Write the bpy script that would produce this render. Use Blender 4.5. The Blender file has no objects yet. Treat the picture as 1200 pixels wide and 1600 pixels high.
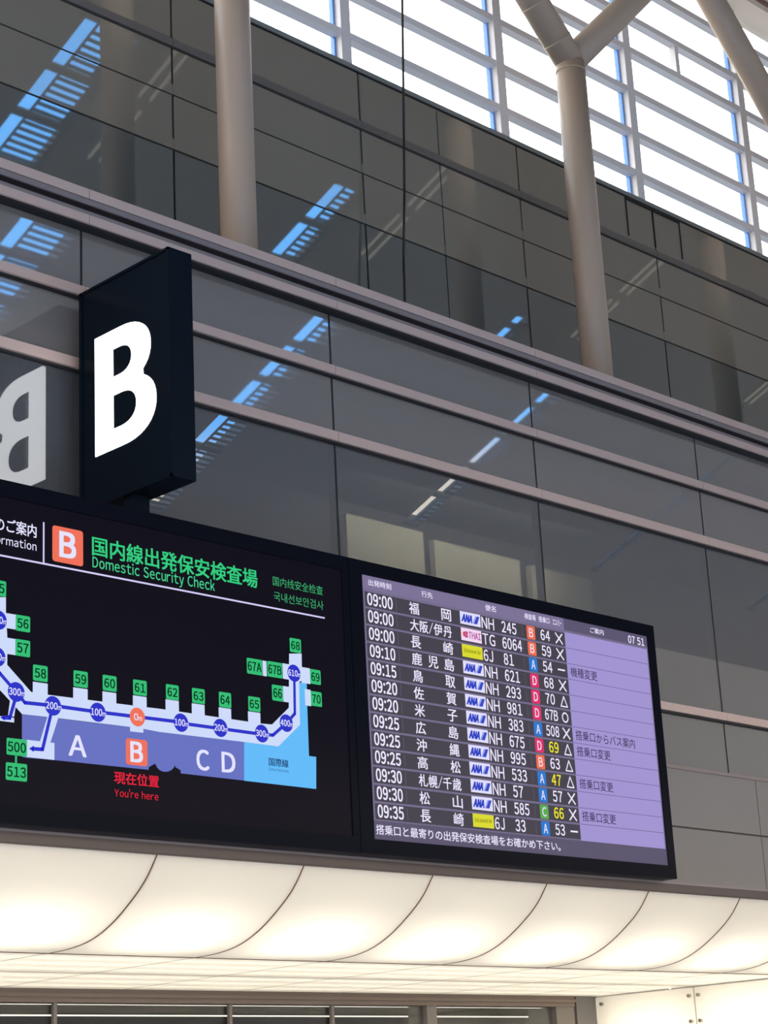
import bpy, math
from mathutils import Matrix, Vector

# ------------------------------------------------------------------ scene, camera, world, exposure
sc = bpy.context.scene
COL = sc.collection
sc.view_settings.view_transform = 'Standard'
sc.view_settings.look = 'None'
sc.view_settings.gamma = 1
sc.view_settings.use_curve_mapping = False
sc.view_settings.exposure = 0.0

YAW, PITCH, ROLL, FPX, EYE = 0.79607328, 0.30612168, -0.05249624, 3049.9, 1.6


def cam_axes():
    a, b, r = YAW, PITCH, ROLL
    f = Vector((math.sin(a) * math.cos(b), math.cos(a) * math.cos(b), math.sin(b)))
    rt = Vector((math.cos(a), -math.sin(a), 0))
    up = rt.cross(f)
    return (math.cos(r) * rt + math.sin(r) * up, -math.sin(r) * rt + math.cos(r) * up, f)


RT, UP, FW = cam_axes()
cd = bpy.data.cameras.new('camera')
cam = bpy.data.objects.new('camera', cd)
COL.objects.link(cam)
m3 = Matrix((RT, UP, -FW)).transposed()
cam.matrix_world = Matrix.Translation((0, 0, EYE)) @ m3.to_4x4()
cd.sensor_width = 36
cd.lens = FPX * 36 / 1600
cd.clip_end = 500
sc.camera = cam


def at(px, py, Y):
    """point of the vertical plane at depth Y seen at photo pixel px, py"""
    d = RT * ((px - 600) / FPX) - UP * ((py - 800) / FPX) + FW
    t = Y / d.y
    return Vector((d.x * t, Y, EYE + d.z * t))


SKY_WHITE = (5.0, 5.1, 5.4, 1)
SKY_BLUE = (1.0, 3.4, 7.5, 1)
SKY_LOW = (5.2, 4.5, 3.7, 1)


def build_world():
    w = bpy.data.worlds.new('sky')
    sc.world = w
    w.use_nodes = True
    nt = w.node_tree
    nt.nodes.clear()
    out = nt.nodes.new('ShaderNodeOutputWorld')
    bg = nt.nodes.new('ShaderNodeBackground')
    tc = nt.nodes.new('ShaderNodeTexCoord')
    sp = nt.nodes.new('ShaderNodeSeparateXYZ')
    nt.links.new(tc.outputs['Generated'], sp.inputs[0])

    def ramp(sock, lo, hi):
        m = nt.nodes.new('ShaderNodeMapRange')
        m.interpolation_type = 'SMOOTHSTEP'
        nt.links.new(sock, m.inputs[0])
        m.inputs[1].default_value = lo
        m.inputs[2].default_value = hi
        return m.outputs[0]

    def mix(f, a, b):
        m = nt.nodes.new('ShaderNodeMix')
        m.data_type = 'RGBA'
        nt.links.new(f, m.inputs[0])
        for s, v in ((m.inputs[6], a), (m.inputs[7], b)):
            if isinstance(v, tuple):
                s.default_value = v
            else:
                nt.links.new(v, s)
        return m.outputs[2]
    up = mix(ramp(sp.outputs[1], -0.15, 0.35), SKY_BLUE, SKY_WHITE)
    hz = mix(ramp(sp.outputs[2], 0.308, 0.35), SKY_LOW, up)
    full = mix(ramp(sp.outputs[2], -0.08, 0.0), (0.35, 0.34, 0.32, 1), hz)
    nt.links.new(full, bg.inputs[0])
    nt.links.new(bg.outputs[0], out.inputs[0])


build_world()


def area_light(name, loc, rot, sx, sy, power, color=(1, 1, 1)):
    l = bpy.data.lights.new(name, 'AREA')
    l.shape = 'RECTANGLE'
    l.size, l.size_y, l.energy, l.color = sx, sy, power, color
    o = bpy.data.objects.new(name, l)
    o.location = loc
    o.rotation_euler = rot
    COL.objects.link(o)
    return o


# ------------------------------------------------------------------ materials
def srgb(r, g, b):
    def c(v):
        v /= 255
        return v / 12.92 if v <= 0.04045 else ((v + 0.055) / 1.055) ** 2.4
    return (c(r), c(g), c(b), 1)


def mat(name, col, rough=0.5, metal=0.0, spec=0.5, emit=None, estr=1.0, noise=0.0, nscale=3.0, ior=1.5):
    m = bpy.data.materials.new(name)
    m.use_nodes = True
    b = m.node_tree.nodes['Principled BSDF']
    b.inputs['Base Color'].default_value = col
    b.inputs['Roughness'].default_value = rough
    b.inputs['Metallic'].default_value = metal
    b.inputs['Specular IOR Level'].default_value = spec
    b.inputs['IOR'].default_value = ior
    if emit:
        b.inputs['Emission Color'].default_value = emit
        b.inputs['Emission Strength'].default_value = estr
    if noise:
        nt = m.node_tree
        tc = nt.nodes.new('ShaderNodeTexCoord')
        n = nt.nodes.new('ShaderNodeTexNoise')
        n.inputs['Scale'].default_value = nscale
        n.inputs['Detail'].default_value = 5
        nt.links.new(tc.outputs['Object'], n.inputs['Vector'])
        mr = nt.nodes.new('ShaderNodeMapRange')
        nt.links.new(n.outputs['Fac'], mr.inputs[0])
        mr.inputs[3].default_value = 1 - noise
        mr.inputs[4].default_value = 1 + noise
        mx = nt.nodes.new('ShaderNodeVectorMath')
        mx.operation = 'SCALE'
        mx.inputs[0].default_value = col[:3]
        nt.links.new(mr.outputs[0], mx.inputs['Scale'])
        nt.links.new(mx.outputs[0], b.inputs['Base Color'])
    return m


def glow(name, r, g, b, k=1.0):
    """pixels of a lit screen or a backlit sign"""
    return mat(name, (0.01, 0.01, 0.01, 1), 0.5, spec=0.1, emit=srgb(r, g, b), estr=k)


def clear_glass(name, tint, ior=1.5, film=None):
    m = bpy.data.materials.new(name)
    m.use_nodes = True
    nt = m.node_tree
    nt.nodes.clear()
    out = nt.nodes.new('ShaderNodeOutputMaterial')
    tr = nt.nodes.new('ShaderNodeBsdfTransparent')
    tr.inputs[0].default_value = tint
    gl = nt.nodes.new('ShaderNodeBsdfGlossy')
    gl.inputs['Roughness'].default_value = 0.0
    fr = nt.nodes.new('ShaderNodeFresnel')
    geo = nt.nodes.new('ShaderNodeNewGeometry')
    mr = nt.nodes.new('ShaderNodeMapRange')
    nt.links.new(geo.outputs['Backfacing'], mr.inputs[0])
    mr.inputs[3].default_value = ior
    mr.inputs[4].default_value = 1 / ior
    nt.links.new(mr.outputs[0], fr.inputs[0])
    mx = nt.nodes.new('ShaderNodeMixShader')
    nt.links.new(fr.outputs[0], mx.inputs[0])
    if film:
        df = nt.nodes.new('ShaderNodeBsdfDiffuse')
        df.inputs[0].default_value = film
        ad = nt.nodes.new('ShaderNodeMixShader')
        ad.inputs[0].default_value = 0.4
        nt.links.new(tr.outputs[0], ad.inputs[1])
        nt.links.new(df.outputs[0], ad.inputs[2])
        tr = ad
    nt.links.new(tr.outputs[0], mx.inputs[1])
    nt.links.new(gl.outputs[0], mx.inputs[2])
    nt.links.new(mx.outputs[0], out.inputs[0])
    return m


def diffuser(name, col):
    m = bpy.data.materials.new(name)
    m.use_nodes = True
    nt = m.node_tree
    nt.nodes.clear()
    out = nt.nodes.new('ShaderNodeOutputMaterial')
    t = nt.nodes.new('ShaderNodeBsdfTranslucent')
    d = nt.nodes.new('ShaderNodeBsdfDiffuse')
    t.inputs[0].default_value = col
    d.inputs[0].default_value = col
    mx = nt.nodes.new('ShaderNodeMixShader')
    mx.inputs[0].default_value = 0.35
    nt.links.new(t.outputs[0], mx.inputs[1])
    nt.links.new(d.outputs[0], mx.inputs[2])
    nt.links.new(mx.outputs[0], out.inputs[0])
    return m


M = dict(
    spandrel=mat('lower spandrel glass', (0.172, 0.158, 0.152, 1), 0.025, spec=0.6, ior=2.0),
    spandrel_up=mat('upper spandrel glass', (0.205, 0.185, 0.148, 1), 0.025, spec=0.5, ior=1.9),
    vision_up=mat('dark upper glass', (0.1, 0.107, 0.1, 1), 0.025, spec=0.6, ior=2.0),
    dark_pane=mat('dark lower glass', (0.12, 0.122, 0.122, 1), 0.03, spec=0.5, ior=1.9),
    vision=clear_glass('tinted vision glass', (0.5, 0.52, 0.52, 1), 2.3, film=(0.185, 0.195, 0.215, 1)),
    clear=clear_glass('clear window glass', (0.95, 0.97, 0.97, 1)),
    joint=mat('black joint gasket', (0.006, 0.006, 0.009, 1), 0.7),
    transom=mat('pinkish anodised transom', (0.5, 0.365, 0.315, 1), 0.5, noise=0.03),
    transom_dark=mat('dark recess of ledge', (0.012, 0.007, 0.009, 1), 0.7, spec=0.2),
    transom_mid=mat('grey brown ledge metal', (0.2, 0.165, 0.16, 1), 0.5),
    cap=mat('grey green sill metal', (0.2, 0.21, 0.2, 1), 0.5),
    mullion=mat('white window frame paint', (0.74, 0.71, 0.71, 1), 0.4),
    edge=mat('sky tinted glazing edge', (0.12, 0.3, 0.75, 1), 0.35),  # blue sky reflection on the aluminium put into the base colour
    column=mat('beige column paint', (0.42, 0.325, 0.25, 1), 0.42, noise=0.02),
    roof=mat('grey roof lining', (0.33, 0.31, 0.29, 1), 0.8, noise=0.08, nscale=1.5),
    bulkhead=mat('cream ceiling panel', (0.85, 0.72, 0.58, 1), 0.6),
    brown=mat('brown ceiling edge', (0.22, 0.13, 0.08, 1), 0.6),
    floor=mat('polished pale floor', (0.5, 0.48, 0.45, 1), 0.4, noise=0.05),
    wall=mat('pale wall', (0.55, 0.53, 0.5, 1), 0.7),
    panel=mat('grey brown wall panel', (0.185, 0.173, 0.165, 1), 0.55, noise=0.03, nscale=1.0),
    panel_gap=mat('panel gap', (0.05, 0.04, 0.035, 1), 0.8),
    trim=mat('grey brown canopy trim', (0.075, 0.058, 0.052, 1), 0.5, spec=0.35),
    lip=mat('pale lip', (0.5, 0.46, 0.42, 1), 0.5),
    seam=mat('brown panel seam', (0.16, 0.085, 0.05, 1), 0.8, spec=0.2),
    skin=diffuser('milky light panel', (0.9, 0.87, 0.8, 1)),
    plenum=mat('white plenum lining', (0.8, 0.79, 0.76, 1), 0.8),
    frosted=mat('white backed glass', (0.86, 0.84, 0.8, 1), 0.15),
    steel=mat('brushed steel fitting', (0.45, 0.43, 0.4, 1), 0.3, 1.0),
    header=mat('brown metal header', (0.2, 0.15, 0.12, 1), 0.5, noise=0.12, nscale=0.8),
    frame=mat('bronze door frame', (0.2, 0.175, 0.155, 1), 0.45),
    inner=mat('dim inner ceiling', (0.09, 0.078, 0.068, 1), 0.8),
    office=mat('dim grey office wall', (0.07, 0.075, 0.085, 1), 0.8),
    blind=mat('beige partition', (0.62, 0.58, 0.47, 1), 0.8, noise=0.04),
    sign_case=mat('navy black sign case', (0.0035, 0.007, 0.012, 1), 0.22, spec=0.06),
    board_case=mat('black display housing', (0.004, 0.005, 0.009, 1), 0.18, spec=0.01),
    black_screen=mat('black screen', (0.004, 0.004, 0.006, 1), 0.15, spec=0.01, emit=srgb(10, 7, 16)),
    cable=mat('black cable rubber', (0.012, 0.012, 0.012, 1), 0.6),
    slat=mat('grey louver slat', (0.2, 0.21, 0.22, 1), 0.6),
    strip=glow('dim strip lamp', 215, 212, 200, 1.0),
    b_white=glow('backlit white acrylic', 250, 252, 255, 3.4),
)
GL = {}


def G(r, g, b):
    k = (r, g, b)
    if k not in GL:
        GL[k] = glow('screen colour %d %d %d' % k, r, g, b)
    return GL[k]


# ------------------------------------------------------------------ mesh helpers
class MB:
    def __init__(s):
        s.v, s.f, s.mi = [], [], []

    def add(s, vs, fs, mi=0):
        n = len(s.v)
        s.v += [tuple(p) for p in vs]
        s.f += [tuple(i + n for i in f) for f in fs]
        s.mi += [mi] * len(fs)
        return s

    def box(s, x0, x1, y0, y1, z0, z1, mi=0):
        return s.add([(x0, y0, z0), (x1, y0, z0), (x1, y1, z0), (x0, y1, z0), (x0, y0, z1), (x1, y0, z1), (x1, y1, z1), (x0, y1, z1)],
                     [(0, 3, 2, 1), (4, 5, 6, 7), (0, 1, 5, 4), (1, 2, 6, 5), (2, 3, 7, 6), (3, 0, 4, 7)], mi)

    def tube(s, a, b, r0, r1=None, n=32, caps=True, mi=0):
        r1 = r0 if r1 is None else r1
        a, b = Vector(a), Vector(b)
        d = (b - a).normalized()
        u = d.cross(Vector((0, 1, 0)))
        if u.length < 1e-3:
            u = d.cross(Vector((1, 0, 0)))
        u.normalize()
        w = d.cross(u)
        vs = []
        for c, r in ((a, r0), (b, r1)):
            for i in range(n):
                t = 2 * math.pi * i / n
                vs.append(c + (u * math.cos(t) + w * math.sin(t)) * r)
        fs = [(i, (i + 1) % n, n + (i + 1) % n, n + i) for i in range(n)]
        if caps:
            fs += [tuple(range(n - 1, -1, -1)), tuple(range(n, 2 * n))]
        return s.add(vs, fs, mi)

    def polyplane(s, pts, Y, mi=0):
        """flat convex or simple polygon of (x, z) points facing -Y"""
        from mathutils.geometry import tessellate_polygon
        vs = [Vector((p[0], p[1], 0)) for p in pts]
        tri = tessellate_polygon([vs])
        return s.add([(p[0], Y, p[1]) for p in pts], [tuple(t) for t in tri], mi)

    def rect(s, x0, z0, x1, z1, Y, mi=0, r=0.0):
        if r <= 0:
            return s.add([(x0, Y, z0), (x1, Y, z0), (x1, Y, z1), (x0, Y, z1)], [(0, 1, 2, 3)], mi)
        pts = []
        for cx, cz, a0 in ((x1 - r, z0 + r, -90), (x1 - r, z1 - r, 0), (x0 + r, z1 - r, 90), (x0 + r, z0 + r, 180)):
            for k in range(5):
                t = math.radians(a0 + k * 22.5)
                pts.append((cx + r * math.cos(t), cz + r * math.sin(t)))
        return s.add([(p[0], Y, p[1]) for p in pts], [tuple(range(len(pts)))], mi)

    def disc(s, cx, cz, rx, rz, Y, mi=0, n=32):
        return s.add([(cx + rx * math.cos(2 * math.pi * i / n), Y, cz + rz * math.sin(2 * math.pi * i / n)) for i in range(n)],
                     [tuple(range(n))], mi)

    def line(s, pts, w, Y, mi=0):
        for (ax, az), (bx, bz) in zip(pts, pts[1:]):
            d = Vector((bx - ax, bz - az))
            d.normalize()
            nx, nz = -d.y * w / 2, d.x * w / 2
            ex, ez = d.x * w * .3, d.y * w * .3
            s.add([(ax - nx - ex, Y, az - nz - ez), (bx - nx + ex, Y, bz - nz + ez), (bx + nx + ex, Y, bz + nz + ez), (ax + nx - ex, Y, az + nz - ez)],
                  [(0, 1, 2, 3)], mi)
        return s


def origin(o):
    return Vector(o['_org']) if o and '_org' in o else Vector((0, 0, 0))


ORG = {}


def obj(name, mb, mats, parent=None, org=None, smooth=False, kind=None, label=None):
    if not isinstance(mats, (list, tuple)):
        mats = [mats]
    if parent is not None:
        base = ORG[parent.name]
        o0 = base
    else:
        base = Vector(org) if org else Vector((0, 0, 0))
        o0 = base
    me = bpy.data.meshes.new(name)
    me.from_pydata([tuple(Vector(p) - base) for p in mb.v], [], mb.f)
    for m in mats:
        me.materials.append(m)
    for p, i in zip(me.polygons, mb.mi):
        p.material_index = i
        p.use_smooth = smooth
    me.update()
    o = bpy.data.objects.new(name, me)
    COL.objects.link(o)
    if parent is not None:
        o.parent = parent
    else:
        o.location = base
    ORG[o.name] = o0
    if kind:
        o['kind'] = kind
    if label:
        o['label'] = label
    return o


def thing(name, loc, label=None, cat=None, group=None, kind=None):
    o = bpy.data.objects.new(name, None)
    o.empty_display_size = 0.2
    COL.objects.link(o)
    o.location = loc
    ORG[o.name] = Vector(loc)
    tag(o, label, cat, group, kind)
    return o


def tag(o, label=None, cat=None, group=None, kind=None):
    for k, v in (('label', label), ('category', cat), ('group', group), ('kind', kind)):
        if v:
            o[k] = v
    return o


_cache = {}


def outline(s):
    """filled outline of one string of built-in lettering"""
    if s not in _cache:
        c = bpy.data.curves.new('lettering', 'FONT')
        c.body = s
        c.resolution_u = 4
        o = bpy.data.objects.new('lettering', c)
        COL.objects.link(o)
        dg = bpy.context.evaluated_depsgraph_get()
        me = bpy.data.meshes.new_from_object(o.evaluated_get(dg))
        _cache[s] = ([tuple(v.co) for v in me.vertices], [tuple(p.vertices) for p in me.polygons])
        bpy.data.objects.remove(o)
        bpy.data.curves.remove(c)
        bpy.data.meshes.remove(me)
    return _cache[s]


GAP = {'t': 0.05, 'r': 0.05, 'f': 0.05, '/': 0.02, 'A': 0.04, 'y': 0.05, '1': 0.09, ':': 0.1, "'": 0.06}


def glyphs(s):
    """plain sans lettering: Latin signs are taken full width and set with even gaps"""
    if not any(33 <= ord(c) < 127 for c in s):
        return outline(s)
    vs, fs, x, first = [], [], 0.0, True
    for c in s:
        if c == ' ':
            x += 0.34
            continue
        w = chr(ord(c) + 0xFEE0) if 33 <= ord(c) < 127 else c
        v, f = outline(w)
        if c == '/':
            v = [(p[0] * 0.5, p[1]) for p in v]
        a, b = min(p[0] for p in v), max(p[0] for p in v)
        g = GAP.get(c, 0.075)
        n = len(vs)
        x += 0 if first else g
        if c == '1':
            x += 0.03
        vs += [(p[0] - a + x, p[1], 0) for p in v]
        fs += [tuple(i + n for i in q) for q in f]
        x += b - a + g
        first = False
    return vs, fs


CAPH = max(v[1] for v in outline('Ｅ')[0])
CAPB = min(v[1] for v in outline('Ｅ')[0])


def text(mb, s, x0, x1, z0, z1, Y, off=0.0, mi=0, cap=False, shear=0.0):
    """lettering filling x0..x1, z0..z1 on the plane Y; cap: z0 is the baseline and z1 the capitals' top"""
    vs, fs = glyphs(s)
    ax, bx = min(v[0] for v in vs), max(v[0] for v in vs)
    ay, by = (CAPB, CAPH) if cap else (min(v[1] for v in vs), max(v[1] for v in vs))
    kx, kz = (x1 - x0) / max(bx - ax, 1e-6), (z1 - z0) / max(by - ay, 1e-6)
    # heavier weights are the same outline struck several times around its centre
    ex = off * abs(kz)
    shifts = [(0, 0)] if off <= 0 else [(-ex, -ex * .6), (ex, -ex * .6), (ex, ex * .6), (-ex, ex * .6), (0, 0)]
    for dx, dz in shifts:
        mb.add([(x0 + (v[0] - ax) * kx + shear * (v[1] - ay) * kz + dx, Y, z0 + (v[1] - ay) * kz + dz) for v in vs], fs, mi)
    return mb


# ------------------------------------------------------------------ the setting
BAY = 3.867
XJ = 12.13                     # a joint of the facade
YB, G1, G2, YC = 15.0, 16.46, 19.65, 18.31
LED = 12.0                     # top of the ledge
BAYS_LOW = range(-3, 8)
BAYS_UP = range(-1, 9)

obj('floor', MB().box(-22, 80, -16, 40, -0.3, 0.0), M['floor'], kind='structure')


def roof_z(y):
    return 17.03 + 0.403 * y


SKX = [19.72 + 7.72 * k for k in range(-2, 6)]
SKWS = [1.3, 1.3, 1.3, 0.9, 0.6, 0.3, 0.3, 0.3]      # opening width of each skylight
SKY0 = [-2.5, -2.5, -2.5, -2.5, -0.9, -0.9, -0.9, -0.9]
SKY1 = [12.7, 12.7, 12.7, 11.45, 9.95, 8.5, 8.5, 8.5]


def build_roof():
    mb = MB()

    def slab(x0, x1, y0, y1):
        t = 0.35
        vs = []
        for dz in (0, t):
            for x, y in ((x0, y0), (x1, y0), (x1, y1), (x0, y1)):
                vs.append((x, y, roof_z(y) + dz))
        mb.add(vs, [(0, 3, 2, 1), (4, 5, 6, 7), (0, 1, 5, 4), (1, 2, 6, 5), (2, 3, 7, 6), (3, 0, 4, 7)])
    x = -20
    for s, SKW, SK0, SK1 in zip(SKX, SKWS, SKY0, SKY1):
        slab(x, s, -3.3, 19.9)
        slab(s, s + SKW, -3.3, SK0)
        slab(s, s + SKW, SK1, 19.9)
        x = s + SKW
    slab(x, 75, -3.3, 19.9)
    obj('ceiling', mb, M['roof'], kind='structure')


build_roof()


def build_skylight(n, x, SKW, SK0, SK1):
    t = thing('window_%d' % n, (x, SK0, roof_z(SK0)), kind='structure')
    bars, slats, pane = MB(), MB(), MB()

    def tilt_box(mb, x0, x1, y0, y1, d0, d1):
        vs = []
        for d in (d0, d1):
            for xx, yy in ((x0, y0), (x1, y0), (x1, y1), (x0, y1)):
                vs.append((xx, yy, roof_z(yy) + d))
        mb.add(vs, [(0, 3, 2, 1), (4, 5, 6, 7), (0, 1, 5, 4), (1, 2, 6, 5), (2, 3, 7, 6), (3, 0, 4, 7)])
    clear = min(0.3, SKW * 0.5)
    y = SK0
    while y < SK1 - 0.2:
        tilt_box(bars, x, x + SKW, y, y + 0.15, -0.01, 0.06)
        ny = min(y + 1.16, SK1)
        # clear strip of sky on the left, louver blades on the right that close up higher on the roof
        far = max(0.0, min(1.0, (y - SK1 + 4.5) / 5.0))
        yy = y + 0.2
        while yy < ny - 0.03:
            tilt_box(slats, x + clear, x + SKW, yy, yy + 0.07, 0.01, 0.03)
            yy += 0.165
        if far > 0:
            tilt_box(slats, x + SKW - 0.6 * far * (SKW - clear), x + SKW, y, ny, 0.005, 0.03)
        y = ny
    tilt_box(slats, x + clear, x + clear + 0.045, SK0, SK1, 0.0, 0.04)
    if SKW > 0.2:
        for dx in (2.05, 2.32):
            for y0, y1 in ((10.0, 11.4), (11.7, 13.1)):
                lamp = MB()
                tilt_box(lamp, x + dx, x + dx + 0.05, y0, y1, -0.1, -0.05)
                obj('strip_lamp', lamp, M['strip'], t)
    obj('glazing_bar', bars, M['slat'], t)
    obj('louver', slats, M['slat'], t)
    tilt_box(pane, x, x + SKW, SK0, SK1, 0.30, 0.32)
    obj('pane', pane, M['clear'], t)


for i, a_ in enumerate(zip(SKX, SKWS, SKY0, SKY1)):
    build_skylight(11 + i, *a_)

# far side of the hall (seen only mirrored in the glass)
obj('wall_back', MB().box(-20, 75, -3.5, -3.3, 10.0, 15.9).box(28, 75, -3.5, -3.3, 0, 7.5), M['wall'], kind='structure')  # lower box added to keep the bright low sky out of the entrance reflection
obj('wall_far', MB().box(75, 75.3, -16, 40, 0, 25), M['wall'], kind='structure')

# lower glass wall
def x_low(k):
    return XJ + BAY * k


ROWS_LOW = [('spandrel', 10.80, 11.55), ('spandrel', 9.92, 10.68), ('vision', 7.20, 9.79), ('dark_pane', 6.31, 7.08)]
wl = thing('window_1', (XJ, G1, 6.3), kind='structure')
for k in BAYS_LOW:
    for mn, z0, z1 in ROWS_LOW:
        obj('pane', MB().box(x_low(k) + 0.018, x_low(k + 1) - 0.018, G1, G1 + 0.03, z0, z1), M[mn], wl)
X0L, X1L = x_low(BAYS_LOW[0]), x_low(BAYS_LOW[-1] + 1)
for z0, z1 in ((10.685, 10.80), (9.79, 9.915), (7.085, 7.20)):
    mb = MB()
    for k in BAYS_LOW:
        mb.box(x_low(k) + 0.004, x_low(k + 1) - 0.004, 16.38, G1 + 0.05, z0, z1)
    obj('transom', mb, M['transom'], wl)
    obj('gasket', MB().box(X0L, X1L, 16.42, G1 + 0.05, z0 - 0.03, z0), M['joint'], wl)
mb = MB()
for k in list(BAYS_LOW) + [BAYS_LOW[-1] + 1]:
    mb.box(x_low(k) - 0.018, x_low(k) + 0.018, G1 + 0.008, G1 + 0.12, 6.3, 11.6)
obj('vertical_joint', mb, M['joint'], wl)
obj('backing', MB().box(X0L, X1L, G1 + 0.06, G1 + 0.1, 9.9, 11.7).box(X0L, X1L, G1 + 0.06, G1 + 0.1, 6.2, 7.1), M['joint'], wl)

# office behind the vision glass
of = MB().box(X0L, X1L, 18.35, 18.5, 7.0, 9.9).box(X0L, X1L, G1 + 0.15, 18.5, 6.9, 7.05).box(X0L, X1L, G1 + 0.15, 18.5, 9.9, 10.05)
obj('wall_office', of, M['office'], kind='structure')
for n, (xa, xb, zt) in enumerate(((17.7, 19.2, 9.6), (19.42, 21.25, 9.53), (21.5, 22.9, 9.5))):
    p = obj('partition', MB().box(xa, xb, 18.05, 18.15, 7.05, zt), M['blind'], org=(xa, 18.05, 7.05))
    tag(p, ('left', 'middle', 'right')[n] + ' beige partition behind the dark glass above the departures board', 'partition', 'beige partitions behind the glass')
area_light('office_lamp', (19.6, 17.2, 9.85), (math.radians(35), 0, 0), 4.5, 0.3, 190, (1.0, 0.92, 0.75))

# ledge between the two glass walls
led = MB()
JL = [x_low(k) for k in BAYS_LOW]
tl = thing('trim_1', (XJ, 16.3, 11.54), kind='structure')
mb = MB()
for k in BAYS_LOW:
    mb.box(x_low(k) + 0.004, x_low(k + 1) - 0.004, 16.30, 16.9, 11.867, 11.985)
obj('upper_fascia', mb, M['transom'], tl)
obj('upper_lip', MB().box(X0L, X1L, 16.305, 16.9, 11.79, 11.857), M['transom_mid'], tl)
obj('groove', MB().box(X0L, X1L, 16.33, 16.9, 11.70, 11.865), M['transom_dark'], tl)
obj('lower_lip', MB().box(X0L, X1L, 16.305, 16.9, 11.66, 11.708), M['transom_mid'], tl)
mb = MB()
for k in BAYS_LOW:
    mb.box(x_low(k) + 0.004, x_low(k + 1) - 0.004, 16.30, 16.9, 11.55, 11.66)
obj('lower_fascia', mb, M['transom'], tl)
obj('gasket', MB().box(X0L, X1L, 16.33, 16.6, 11.52, 11.55), M['joint'], tl)
obj('ledge_top', MB().box(X0L, X1L, 16.9, G2 + 0.1, 11.7, LED - 0.01), M['transom_mid'], tl)

# upper glass wall
XU0 = 16.13


def x_up(k):
    return XU0 + BAY * (k - 1)


X0U, X1U = x_up(BAYS_UP[0]), x_up(BAYS_UP[-1] + 1)
wu = thing('window_2', (XU0, G2, LED), kind='structure')
for mn, z0, z1, band in (('spandrel_up', 17.07, 17.93, 0.0), ('spandrel_up', 16.14, 16.895, 0.17), ('spandrel_up', 15.25, 16.115, 0.17), ('vision_up', LED, 15.22, 0.0)):
    mb = MB()
    for k in BAYS_UP:
        obj('pane', MB().box(x_up(k) + 0.02, x_up(k + 1) - 0.02, G2, G2 + 0.03, z0 + band, z1), M[mn], wu)
        if band:
            mb.box(x_up(k) + 0.003, x_up(k + 1) - 0.003, G2 - 0.004, G2 + 0.03, z0, z0 + band - 0.003)
    if band:
        obj('lower_band', mb, M['spandrel_up'], wu)
mb = MB()
for k in BAYS_UP:
    mb.box(x_up(k) + 0.003, x_up(k + 1) - 0.003, G2 - 0.03, G2 + 0.03, 16.925, 17.05)
obj('transom', mb, mat('dull brown band', (0.13, 0.115, 0.105, 1), 0.45), wu)
obj('red_seal', MB().box(X0U, X1U, G2 - 0.01, G2 + 0.05, 17.05, 17.067), mat('dark red seal', (0.07, 0.03, 0.028, 1), 0.7), wu)
obj('backing', MB().box(X0U, X1U, G2 + 0.04, G2 + 0.1, LED - 0.2, 17.96), M['joint'], wu)
obj('sill_gasket', MB().box(X0U, X1U, G2 - 0.01, G2 + 0.1, 17.935, 17.965), M['joint'], wu)
obj('thin_seam', MB().box(21.83, 21.845, G2 - 0.004, G2 + 0.02, LED, 17.9), M['transom_dark'], wu)
for x in (26.92, 27.73, 28.56):
    obj('hinge_strip', MB().box(x - 0.008, x + 0.008, G2 - 0.02, G2 + 0.01, 17.13, 17.9), M['joint'], wu)
obj('hinge_strip', MB().box(26.92, 28.56, G2 - 0.03, G2 + 0.01, 17.88, 17.94), M['joint'], wu)

# clerestory windows, one per bay
XM0 = 19.67
mull_w = 0.215
obj('trim_2', MB().box(X0U, X1U, G2 - 0.02, G2 + 0.25, 17.965, 18.05), M['cap'], kind='structure')
LV = [18.66, 19.53, 20.45, 21.38, 22.14, 23.05]
for n, k in enumerate(range(-2, 6)):
    xa = XM0 + (XM0 + 3.84 - XM0) * k
    xb = xa + 3.84
    t = thing('window_%d' % (3 + n), (xa, G2, 18.05), kind='structure')
    obj('mullion', MB().box(xa, xa + mull_w, G2 + 0.0, G2 + 0.18, 18.05, 24.0), M['mullion'], t)
    obj('glass_edge', MB().box(xa - 0.042, xa - 0.012, G2 + 0.13, G2 + 0.22, 18.05, 24.0), M['edge'], t)
    for z in LV:
        obj('transom', MB().box(xa + mull_w, xb, G2 + 0.02, G2 + 0.18, z - 0.13, z), M['mullion'], t)
    if k == 2:
        obj('short_mullion', MB().box(29.12, 29.24, G2 + 0.04, G2 + 0.18, 21.38, 22.01), M['mullion'], t)
    obj('pane', MB().box(xa + mull_w, xb, G2 + 0.15, G2 + 0.165, 18.05, 24.0), M['clear'], t)
# bulkhead over the clerestory and the roof edge
obj('trim_3', MB().box(X0U, X1U, 19.25, G2 + 0.3, 23.72, 26.0), M['bulkhead'], kind='structure')
obj('trim_4', MB().box(X0U, X1U, 19.20, 19.26, 23.86, 23.95).box(X0U, X1U, 19.2, 19.26, 24.2, 24.24), M['brown'], kind='structure')

# stone-grey panel wall beside the board
pw = thing('wall_front', (XJ, 16.40, 4.4), kind='structure')
XP = [24.3 + 3.87 * k for k in range(-5, 4)]
for a, b in zip(XP, XP[1:]):
    for z0, z1 in ((4.42, 5.415), (5.44, 6.25)):
        obj('wall_panel', MB().box(a + 0.008, b - 0.008, 16.40, 16.5, z0, z1), M['panel'], pw)
obj('panel_gap', MB().box(XP[0], XP[-1], 16.415, 16.6, 4.3, 6.26), M['panel_gap'], pw)
obj('sill', MB().box(XP[0], XP[-1], 16.38, 16.5, 6.25, 6.30), M['transom_mid'], pw)

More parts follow.
